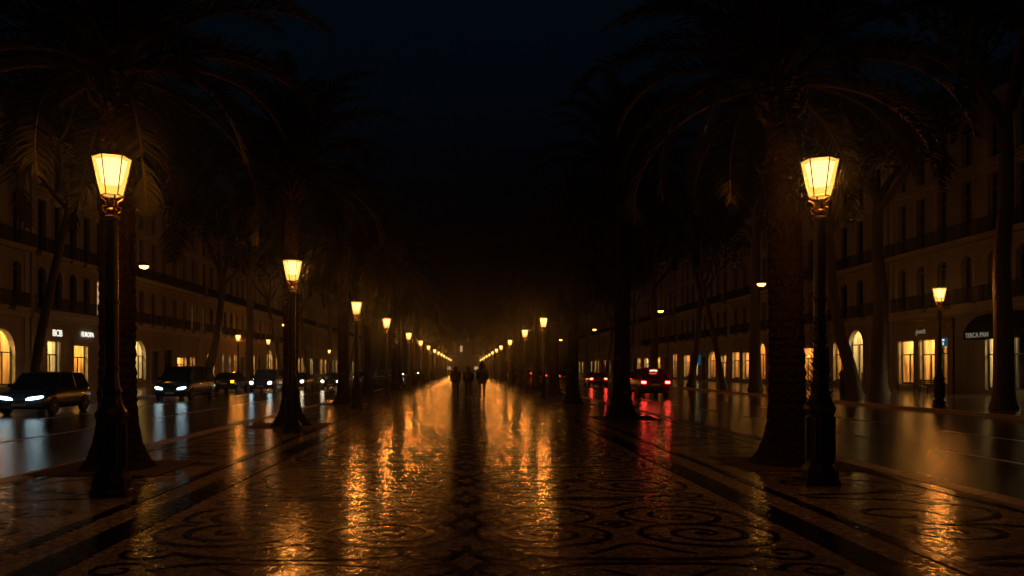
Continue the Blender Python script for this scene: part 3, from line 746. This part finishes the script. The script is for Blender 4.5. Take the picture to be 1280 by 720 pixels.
# --- the rest of the right side
b,F=building('narrow stone building with tall arched lit window and globe lamp',RF,1,62.6,74.2,M['wall_ochre'],cols(62.8,74,4),FL,
  [O(63.3,65.2,.15,3.4,'door'),O(66.5,68.9,.6,4.9,'pale',1.2),O(69.9,71.8,.6,4.0,'gold',big=True),O(72.6,73.7,.6,3.6,'shut')],18.2,2)
m=MB(); m.lathe([(.01,-.26),(.16,-.2),(.26,-.05),(.26,.05),(.16,.2),(.01,.26)],14,F.p(-1.0,67.2,3.6)); m.build('globe_lamp',M['lightbox'],b)
b,F=building('rose fronted building with pointed arch light and amber doorway',RF,1,74.5,99.8,M['wall_rose'],cols(75,99.4,8),FL,
  [O(75.6,78.9,.4,3.7,'amber'),O(80.5,82.3,.15,3.3,'door'),O(84,86,.6,3.8,'shut'),O(88.2,90.8,.4,4.6,'amber',1.3),O(92.6,95.3,.5,3.6,'gold'),O(96.6,99.0,.5,3.7,'gold')],18.9,3)
b,F=building('pale building with low arched shop and blue lit notice',RF,1,100.1,124,M['wall_grey'],cols(100.5,123.6,8),FL,
  [O(101.5,103.5,.5,3.4,'gold'),O(105.6,108.8,.4,4.0,'amber',1.2),O(110,112,.15,3.3,'door'),O(113.5,116,.5,3.6,'pale'),O(118,121,.5,3.7,'amber')],18.0,4)
bl=link('blue_sign',None,b); m=MB(); F.box(m,.12,.22,112.3,113.2,2.2,3.6); m.build('sign_box',M['sign_blue'],bl)
b,F=building('ochre building with orange lit entrance behind the road lamp',RF,1,124.3,150,M['wall_ochre'],cols(124.6,149.6,8),FL,
  [O(125.2,127.4,.4,4.0,'amber'),O(130,133,.5,3.6,'shut'),O(136,139,.5,3.6,'gold'),O(142,144,.15,3.3,'door'),O(145,148,.5,3.6,'pale')],19.2,5)
u=150.3
for i,(w,mt,lb) in enumerate(((26,'wall_cream','cream distant building, sixth of its facade row by the tail lights'),(30,'wall_rose','rose distant building, seventh of its facade row by the tail lights'),(34,'wall_grey','grey distant building, last of its facade row by the tail lights'))):
    nn=6; cc=cols(u+.4,u+w-.4,nn); g=[O(x-1.2,x+1.2,.5,3.7,('gold','shut','pale','amber','shut','gold')[(j+i)%6]) for j,x in enumerate(cc)]
    building(lb,RF,1,u,u+w,M[mt],cc,FL,g,18+.7*i,6+i,balc=('none','long','none')); u+=w+.3
# --- left side
b,F=building('cream building with large arched shop window behind the leaning tree',LF,-1,40,56.6,M['wall_cream'],cols(40.3,56.4,6),FL,
  [O(41,43.5,.5,3.8,'gold'),O(46,49,.5,4.3,'gold',1.4),O(51.6,54.85,.5,4.35,'gold',1.55,big=True)],18.6,1,balc=('each','long','none'))
b,F=building('building with two small lit shop windows under white letter signs',LF,-1,56.9,71.3,M['wall_grey'],cols(57.2,71,6),FL,
  [O(59.0,60.9,.5,3.75,'pale',trim=False),O(63.1,65.4,.5,3.55,'gold'),O(67.3,69.6,.15,3.3,'door')],18.9,2,balc=('long','each','none'),lit={(0,4):1})
m=MB()
for a,bb,z0,z1 in ((57.9,59.0,.0,5.0),(60.9,62.0,.0,5.0),(59.0,60.9,3.75,5.0)): F.box(m,.0,.12,a,bb,z0,z1)
m.build('shopfront',M['black_panel'],b)
sg=link('shop_sign',None,b); text('IBCIB',sg,F,60.4,4.32,.125,.62,M['sign_white'],1.15)
sg=link('shop_sign',None,b); text('EUROPA',sg,F,65.3,4.42,.1,.55,M['sign_white'])
b,F=building('ochre building with narrow tall arched window and dark shopfront',LF,-1,71.6,92.6,M['wall_ochre'],cols(72,92.2,7),FL,
  [O(74.2,77.2,.6,4.3,'pale',1.4),O(78.6,80.6,.15,3.4,'door'),O(82,84.4,.5,3.6,'shut'),O(85.6,88.4,.6,2.9,'gold'),O(89.6,91.2,.5,3.0,'amber')],18.2,3,lit={(0,6):0})
b,F=building('rose building with white lit strip windows behind the forked tree',LF,-1,92.9,112.6,M['wall_rose'],cols(93.2,112.2,7),FL,
  [O(95.5,98.2,.5,3.4,'amber'),O(101,102,.5,3.6,'pale'),O(103.8,104.9,.5,3.4,'pale'),O(106.6,108.4,.5,3.6,'amber'),O(109.6,111.6,.15,3.3,'door')],19,4,lit={(0,0):0})
b,F=building('cream building with far arched doorway lit from within',LF,-1,112.9,136,M['wall_cream'],cols(113.2,135.8,8),FL,
  [O(114.5,116.8,.5,3.6,'amber'),O(119,121,.5,3.6,'shut'),O(124,127.6,.4,4.6,'gold',1.5),O(130,132,.5,3.5,'amber')],18.4,5)
u=136.3
for i,(w,mt,lb) in enumerate(((26,'wall_grey','grey distant building, sixth of its facade row by the headlights'),(30,'wall_ochre','ochre distant building, seventh of its facade row by the headlights'),(42,'wall_cream','cream distant building, last of its facade row by the headlights'))):
    nn=6; cc=cols(u+.4,u+w-.4,nn); g=[O(x-1.2,x+1.2,.5,3.7,('amber','shut','gold','amber','shut','pale')[(j+i)%6]) for j,x in enumerate(cc)]
    building(lb,LF,-1,u,u+w,M[mt],cc,FL,g,18+.6*i,16+i,balc=('none','long','none')); u+=w+.3
# --- closing the vista
t=thing('tower',(-1.0,330,0),'dim distant tower closing the avenue above the walkers','tower')
m=MB(); m.box(-9,9,0,12,-.3,7.5); m.box(-3.4,3.4,-.5,7,7.5,13); m.lathe([(2.6,13),(2.6,13.4),(1.9,13.5),(1.9,16),(2.3,16.2),(.2,19)],12,(0,3,0)); m.build('wall',M['wall_grey'],t)
m=MB(); m.box(-1.6,-.6,-.56,-.5,8.6,11.2); m.build('window',M['far_light'],t)
for x in (-6,5):
    m=MB(); m.box(x-.8,x+.8,-.06,-.001,1.2,2.6); m.build('window',M['far_light'],t)

# ------------------------------------------------------------------ cars
def car(label,kind='sedan',paint='car_black',head='head',lights='front',group='cars on the avenue',hl=(.42,.15)):
    t=thing('car',(0,0,0),label,'car',group)
    L,W,belt,roof={'sedan':(4.6,.9,.93,1.44),'suv':(4.7,.95,1.08,1.74),'hatch':(4.2,.88,.98,1.52),'van':(5.1,.97,1.15,1.92)}[kind]
    h=L/2; zb=.24
    # lower body sections front(-y) to rear
    S=[(-h,.78,.42,.66),(-h+.08,.9,.30,.74),(-h+.35,.97,zb,belt-.16),(-h+.9,1,zb,belt-.09),(-h+1.25,1,zb,belt-.02),(-.2,1,zb,belt+.01),(h-1.1,1,zb,belt+.03),(h-.45,.985,zb,belt+.02),(h-.1,.93,.34,belt-.08),(h,.86,.42,belt-.22)]
    if kind in('suv','van','hatch'): S[-2]=(h-.08,.95,.34,belt+.02); S[-1]=(h,.9,.42,belt-.08)
    m=MB(); rings=[]
    for y,k,z0,z1 in S:
        w=W*k; zz=z1-z0
        rings.append([(-w*.86,y,z0),(-w*.97,y,z0+.12*zz),(-w,y,z0+.45*zz),(-w*.975,y,z0+.8*zz),(-w*.9,y,z1-.01),(-w*.55,y,z1+.025),(0,y,z1+.035),(w*.55,y,z1+.025),(w*.9,y,z1-.01),(w*.975,y,z0+.8*zz),(w,y,z0+.45*zz),(w*.97,y,z0+.12*zz),(w*.86,y,z0)])
    m.rings(rings,0,True,True)
    # roof panel and pillars
    ws0,ws1={'sedan':(-h+1.35,-h+2.05),'suv':(-h+1.2,-h+1.85),'hatch':(-h+1.15,-h+1.8),'van':(-h+.75,-h+1.55)}[kind]
    rr1,rr0={'sedan':(h-1.55,h-.75),'suv':(h-.65,h-.22),'hatch':(h-.8,h-.25),'van':(h-.3,h-.12)}[kind]
    tw=W*(.63 if kind=='hatch' else .74); bw=W*.9; ri=[]
    for y,dz in ((ws1-.05,-.035),(ws1+.25,0),((ws1+rr1)/2,.02),(rr1-.2,0),(rr1+.05,-.04)):
        z1=roof+dz; ri.append([(-tw-.03,y,z1-.09),(-tw-.01,y,z1-.03),(-tw*.7,y,z1-.002),(0,y,z1+.012),(tw*.7,y,z1-.002),(tw+.01,y,z1-.03),(tw+.03,y,z1-.09),(0,y,z1-.05)])
    m.rings(ri,0,True,True)
    for s in (-1,1):
        for a,b_ in (((s*bw,ws0,belt),(s*tw,ws1,roof-.06)),((s*bw,rr0,belt),(s*tw,rr1,roof-.06)),((s*(bw+.005),(ws1+rr1)/2+.1,belt),(s*(tw+.02),(ws1+rr1)/2+.05,roof-.06))): m.tube([a,b_],.042,6)
        m.tube([(s*W*.985,-h+.95,.62),(s*W*1.0,h-1.0,.64)],.012,5)
    m.build('body',M[paint],t,sharp=50)
    m=MB()
    c=[[(-bw+.015,y0,belt-.02),(bw-.015,y0,belt-.02),(tw-.01,y1,roof-.05),(-tw+.01,y1,roof-.05)] for y0,y1 in ((ws0,ws1),(rr0,rr1))]
    m.add(c[0]+c[1],[(0,1,2,3),(4,5,6,7),(0,3,7,4),(1,5,6,2),(3,2,6,7)]); m.build('window',M['car_glass'],t)
    m=MB(); m.box(-W*.86,W*.86,-h-.035,-h+.2,.34,.5); m.build('bumper',M['tyre'],t)
    m=MB(); m.box(-W*.86,W*.86,h-.2,h+.035,.34,.52); m.build('bumper',M['tyre'],t)
    m=MB()
    for i in range(4): m.box(-.4,.4,-h-.03,-h+.12,.52+.04*i,.54+.04*i)
    m.build('grille',M['chrome'],t)
    for yy in (-h-.045,h+.04):
        m=MB(); m.box(-.26,.26,yy-.006,yy+.006,.38 if yy<0 else .62,.49 if yy<0 else .73); m.build('number_plate',M['plate'],t)
    wr=.33 if kind in('sedan','hatch') else .37
    for s in (-1,1):
        for y in (-h+.85,h-.85):
            w=link('wheel',None,t,(s*(W-.1),y,wr)); w.empty_display_size=.1
            def cyl(prof,seg):
                mm=MB(); mm.rings([[(s*x,r*math.cos(2*PI*j/seg),r*math.sin(2*PI*j/seg)) for j in range(seg)] for r,x in prof],0,True,True); return mm
            cyl([(wr*.8,-.1),(wr,-.08),(wr,.09),(wr*.92,.115),(wr*.66,.115)],24).build('tyre',M['tyre'],w)
            mm=cyl([(wr*.64,.08),(wr*.64,.118),(wr*.58,.1),(wr*.2,.1),(wr*.16,.125),(.01,.125)],20); mm.build('rim',M['rim'],w)
        m=MB(); m.lathe([(.02,-.09),(.1,-.06),(.11,.03),(.06,.08)],10,(s*(W+.1),ws0+.35,belt+.1)); m.tube([(s*(W*.93),ws0+.35,belt+.02),(s*(W+.08),ws0+.35,belt+.07)],.025,6); m.build('mirror',M[paint],t)
        # lamps: rounded lens shells on the corners
        a,bz=hl; cx=s*(W*.9-a/2-.02); n=16
        m=MB(); rg=[]
        for k,(q,dy) in enumerate(((1,.06),(1,-.045),(.8,-.075),(.3,-.085))):
            rg.append([(cx+a/2*q*math.copysign(abs(math.cos(2*PI*j/n))**.7,math.cos(2*PI*j/n)),-h+.02+dy+.16*max(0,s*(cx+a/2*math.cos(2*PI*j/n))-W*.55),.70+(bz/2)*q*math.copysign(abs(math.sin(2*PI*j/n))**.8,math.sin(2*PI*j/n))+.10*math.cos(2*PI*j/n)*s*a) for j in range(n)])
        m.rings(rg,0,True,True); m.build('headlight',M[head] if lights=='front' else M['rim'],t)
        m=MB(); zt=.80 if kind in('sedan','hatch') else .90
        hot=lights=='rear'
        m.box(s*W*.77-.125,s*W*.77+.125,h-.2,h+.03,zt-.055,zt+.055); m.build('tail_light',M['tail_hot'] if hot else M['tail'] if lights=='dimrear' else M['car_red'],t)
    if lights=='rear' and kind in('suv','hatch'):
        m=MB(); m.tube([(-.2,h-.56,roof-.14),(0,h-.54,roof-.12),(.2,h-.56,roof-.14)],.03,6); m.build('brake_light',M['tail_hot'],t)
    return t
def put(o,x,y,rz=0): o.location=(x,y,RZ); o.rotation_euler.z=rz; return o
put(car('dark oncoming sport utility car with slim white headlights, closest on its road','suv','car_blue','head',hl=(.6,.12)),-17.1,32.6,.08).scale=(1,1,.95)
put(car('dark oncoming van with white headlights beyond the closest lantern','van','car_blue','head',hl=(.46,.13)),-16.4,46.8)
put(car('oncoming car with two round bluish white headlights beside an amber light','suv','car_blue','head',hl=(.27,.24)),-15.75,63.5)
o=put(car('dark car parked at the far kerb with amber indicator glowing','hatch','car_black',lights='off'),-18.2,62,PI)
m=MB(); m.box(-.8,-.55,2.08,2.14,.72,.92); m.build('indicator',M['amber'],o)
put(car('oncoming car with one headlight showing past the slim palm','sedan','car_black','head_warm',hl=(.24,.22)),-14.7,70.5)
put(car('oncoming grey car in the lane beside the promenade kerb','sedan','car_grey','head_warm',hl=(.24,.2)),-11.7,71)
put(car('distant oncoming car with warm headlights between palm trunks','hatch','car_grey','head_warm',hl=(.26,.22)),-13.6,104)
put(car('far oncoming car with small headlights beside the palm row','suv','car_black','head_warm',hl=(.26,.22)),-12.2,165)
put(car('farthest oncoming car, a pair of tiny headlights','sedan','car_black','head_warm',hl=(.28,.24)),-13.5,215)
put(car('dark red car with brake lights lit and bright high brake light','hatch','car_red',lights='rear'),11.45,50.6,PI).scale=(1.06,1.06,1.2)
put(car('dark red saloon with glowing tail lights ahead of the bigger red car','sedan','car_red',lights='rear'),12.85,80,PI)
put(car('dark car parked at the kerb between the two red cars','sedan','car_black',lights='dimrear'),16.4,78,PI)
put(car('distant car with red tail lights behind the row of palms','hatch','car_black',lights='dimrear'),13.4,112,PI)
put(car('farther car with red tail lights hugging the promenade kerb','sedan','car_black',lights='dimrear'),10.9,119,PI)
put(car('farthest car driving away with tiny tail lights','sedan','car_black',lights='dimrear'),13.2,175,PI)

# ------------------------------------------------------------------ the three walkers
def person(label,H,seed,stride,hood,coatlen,mat,legmat,wide=1.0):
    t=thing('person',(0,0,0),label,'person','people walking away along the promenade'); k=H/1.78
    # facing +y (away); hands in the pockets
    st=stride
    J={'pel':(0,0,.95,.135),'waist':(0,0,1.1,.125),'chest':(0,.0,1.32,.15),'neck':(0,.01,1.5,.062),'head0':(0,.02,1.57,.07),'head1':(0,.03,1.66,.105),'head2':(0,.02,1.73,.075),
       'nose':(0,.145,1.635,.016)}
    E=[('pel','waist'),('waist','chest'),('chest','neck'),('neck','head0'),('head0','head1'),('head1','head2'),('head1','nose')]
    for s,n in ((-1,'l'),(1,'r')):
        f=st*s
        J['hip'+n]=(s*.095,0,.9,.098); J['knee'+n]=(s*.105,f*.5+.05,.5,.062); J['ank'+n]=(s*.105,f*1.0-(.08 if f<0 else 0),.1 if f>=0 else .13,.043); J['toe'+n]=(s*.12,f*1.0+.17,.045,.04)
        J['sho'+n]=(s*.19*wide,0,1.42,.072); J['elb'+n]=(s*.255*wide,-.08,1.13,.05); J['wri'+n]=(s*.22*wide,.1,.95,.04)
        E+=[('pel','hip'+n),('hip'+n,'knee'+n),('knee'+n,'ank'+n),('ank'+n,'toe'+n),('chest','sho'+n),('sho'+n,'elb'+n),('elb'+n,'wri'+n)]
    names=list(J); me=bpy.data.meshes.new('body'); me.from_pydata([tuple(c*k for c in J[n][:3]) for n in names],[(names.index(a),names.index(b)) for a,b in E],[])
    sk=me.skin_vertices.new(name='') if hasattr(me.skin_vertices,'new') else None
    o=link('body',me,t); md=o.modifiers.new('Skin','SKIN')
    bpy.context.view_layer.update()
    for i,n in enumerate(names):
        sv=me.skin_vertices[0].data[i]; r=J[n][3]*k; sv.radius=(r,r); sv.use_root=(n=='pel')
    sd=o.modifiers.new('Sub','SUBSURF'); sd.levels=2; sd.render_levels=2; md.use_smooth_shade=True
    me.materials.append(legmat)
    # head skin + hair or hood
    m=MB(); c=(0,.03*k,1.655*k)
    if hood:
        m.lathe([(.15*k,-.2*k),(.165*k,-.1*k),(.158*k,.02*k),(.125*k,.12*k),(.07*k,.2*k),(.012,.25*k)],16,(0,.0,1.655*k)); m.build('hood',mat,t)
    else:
        m.lathe([(.06*k,-.16*k),(.112*k,-.1*k),(.122*k,-.02*k),(.112*k,.06*k),(.075*k,.115*k),(.01,.135*k)],16,(0,.0,1.655*k)); m.build('hair',M['hair'],t)
    m=MB(); rg=[]
    for z,wx,wy in ((coatlen,.235,.19),(coatlen+.12,.225,.175),(.98,.205,.155),(1.1,.205,.15),(1.25,.23,.165),(1.38,.235,.155),(1.46,.17,.12),(1.52,.085,.085)):
        rg.append([(wx*wide*k*math.copysign(abs(math.cos(a))**.85,math.cos(a))*(1+.02*math.sin(7*a+seed)),wy*k*math.sin(a),z*k) for a in [2*PI*j/24 for j in range(24)]])
    m.rings(rg,0,True,True)
    for s in (-1,1): m.tube([(s*.19*wide*k,0,1.43*k),(s*.25*wide*k,-.05*k,1.3*k),(s*.258*wide*k,-.08*k,1.13*k),(s*.245*wide*k,0,1.02*k),(s*.225*wide*k,.11*k,.94*k)],[.09*k,.083*k,.072*k,.064*k,.058*k],10)
    m.build('coat',mat,t,sharp=70)
    return t
p1=person('walker in dark coat carrying a backpack, bent forward beside the others',1.80,1,.2,False,.80,M['cloth_black'],M['cloth_navy'],.95); p1.location=(-.62,46.5,0)
p2=person('bareheaded walker in dark coat between the two other walkers',1.80,2,-.22,False,.84,M['cloth_navy'],M['cloth_black'],1.0); p2.location=(.11,46,0)
p3=person('tallest walker in a dark hooded coat',1.98,3,.18,True,.70,M['cloth_black'],M['cloth_brown'],1.0); p3.location=(.9,45.5,0)
m=MB(); rg=[]
for y,s in ((-.02,.9),(.0,1),(.12,1),(.2,.85),(.23,.6)):
    rg.append([(.19*s*math.copysign(abs(math.cos(a))**.6,math.cos(a)),-y,.27*s*math.copysign(abs(math.sin(a))**.6,math.sin(a))) for a in [2*PI*j/20 for j in range(20)]])
m.rings(rg,0,True,True); bp=m.build('backpack',M['cloth_brown']); bp.location=(-.66,46.28,1.3); tag(bp,'dark backpack on the back of the bent walker','backpack')

# ------------------------------------------------------------------ small things
def hedge(label,x0,x1,y0,y1,h,seed):
    m=MB(); rr=random.Random(seed)
    for k in range(int((x1-x0+1)*(y1-y0)*110)):
        q=Vector((rr.uniform(x0,x1),rr.uniform(y0,y1),h*rr.random()**.6*(.85+.25*math.sin(k*.37)))); u=Vector((rr.gauss(0,1),rr.gauss(0,1),rr.gauss(0,1))).normalized(); w=u.cross(Vector((rr.gauss(0,1),rr.gauss(0,1),rr.gauss(0,1)))).normalized(); s=.06+.06*rr.random()
        m.add([q-u*s,q+w*s,q+u*s,q-w*s],[(0,1,2,3)])
    o=m.build('hedge',M['hedge']); tag(o,label,'hedge'); return o
hedge('low dark hedge under the far lanterns of the headlights row',-6.3,-5.2,88,112,.9,2)
t=thing('litter_bin',(25.9,54.5,0),'dark litter bin beside the thick pavement tree','bin')
m=MB(); m.lathe([(.42,.0),(.45,.05),(.45,1.15),(.5,1.2),(.5,1.3)],16); m.build('body',M['wood'],t)
m=MB(); m.lathe([(.5,1.3),(.42,1.5),(.2,1.62),(.02,1.66)],16); m.build('lid',M['iron'],t)
for lb,x,y in (('low dark bench in front of the golden shop door',31.2,54.6),):
    t=thing('bench',(x,y,0),lb,'bench',None,0)
    m=MB()
    for i in range(4): m.box(-.25+.13*i,-.14+.13*i,-.95,.95,.44,.48)
    m.build('seat',M['wood'],t)
    m=MB()
    for i in range(3): m.box(.27,.31,-.95,.95,.55+.13*i,.65+.13*i)
    m.build('backrest',M['wood'],t)
    for yy in (-.8,.8):
        m=MB(); m.box(-.24,.25,yy-.03,yy+.03,.38,.44); m.box(-.22,-.16,yy-.03,yy+.03,0,.38); m.box(.2,.26,yy-.03,yy+.03,0,.9); m.build('leg',M['iron'],t)

# ------------------------------------------------------------------ haze
HZ=True
if HZ:
    m=MB(); m.box(-75,75,-20,432,-1.36,26.5); hz=m.build('haze',None); hz.data.materials.clear()
    n=N('night_haze'); v=n.n('VolumePrincipled',Density=.0008,Anisotropy=.95); v.inputs['Color'].default_value=(.75,.88,1,1)
    n.t.links.new(v.outputs[0],n.out.inputs['Volume']); hz.data.materials.append(n.m); tag(hz,kind='stuff')

# ------------------------------------------------------------------ sky, camera, render
w=bpy.data.worlds.new('World'); scene.world=w; w.use_nodes=True; nt=w.node_tree
bg=nt.nodes['Background']; sky=nt.nodes.new('ShaderNodeTexSky'); sky.sky_type='NISHITA'; sky.sun_disc=False; sky.sun_elevation=R(-3); sky.sun_rotation=R(200); sky.air_density=2; sky.ozone_density=4; sky.dust_density=0
tv=nt.nodes.new('ShaderNodeVectorMath'); tv.operation='MULTIPLY'; tv.inputs[1].default_value=(.4,1.5,.95); nt.links.new(sky.outputs[0],tv.inputs[0]); nt.links.new(tv.outputs[0],bg.inputs[0]); bg.inputs[1].default_value=.15
sd=bpy.data.lights.new('moon','SUN'); sd.energy=.002; sd.angle=R(.5); sd.color=(1,.95,.9); so=bpy.data.objects.new('moon',sd); COL.objects.link(so); so.rotation_euler=(R(50),0,R(20))
cd=bpy.data.cameras.new('camera'); cam=bpy.data.objects.new('camera',cd); COL.objects.link(cam); scene.camera=cam
cam.location=(0,0,1.65); cam.rotation_euler=(PI/2,0,0); cd.sensor_width=36; cd.lens=1000/1280*36
cd.shift_x=57/1280; cd.shift_y=101/1280; cd.clip_start=.05; cd.clip_end=4000
vs=scene.view_settings; vs.view_transform='Standard'; vs.look='None'; vs.exposure=0; vs.gamma=1
cy=scene.cycles; cy.use_denoising=True; cy.denoiser='OPENIMAGEDENOISE'; cy.max_bounces=6; cy.diffuse_bounces=2; cy.glossy_bounces=3; cy.volume_bounces=0; cy.transparent_max_bounces=8
cy.use_light_tree=True; cy.sample_clamp_indirect=6; cy.caustics_reflective=False; cy.caustics_refractive=False
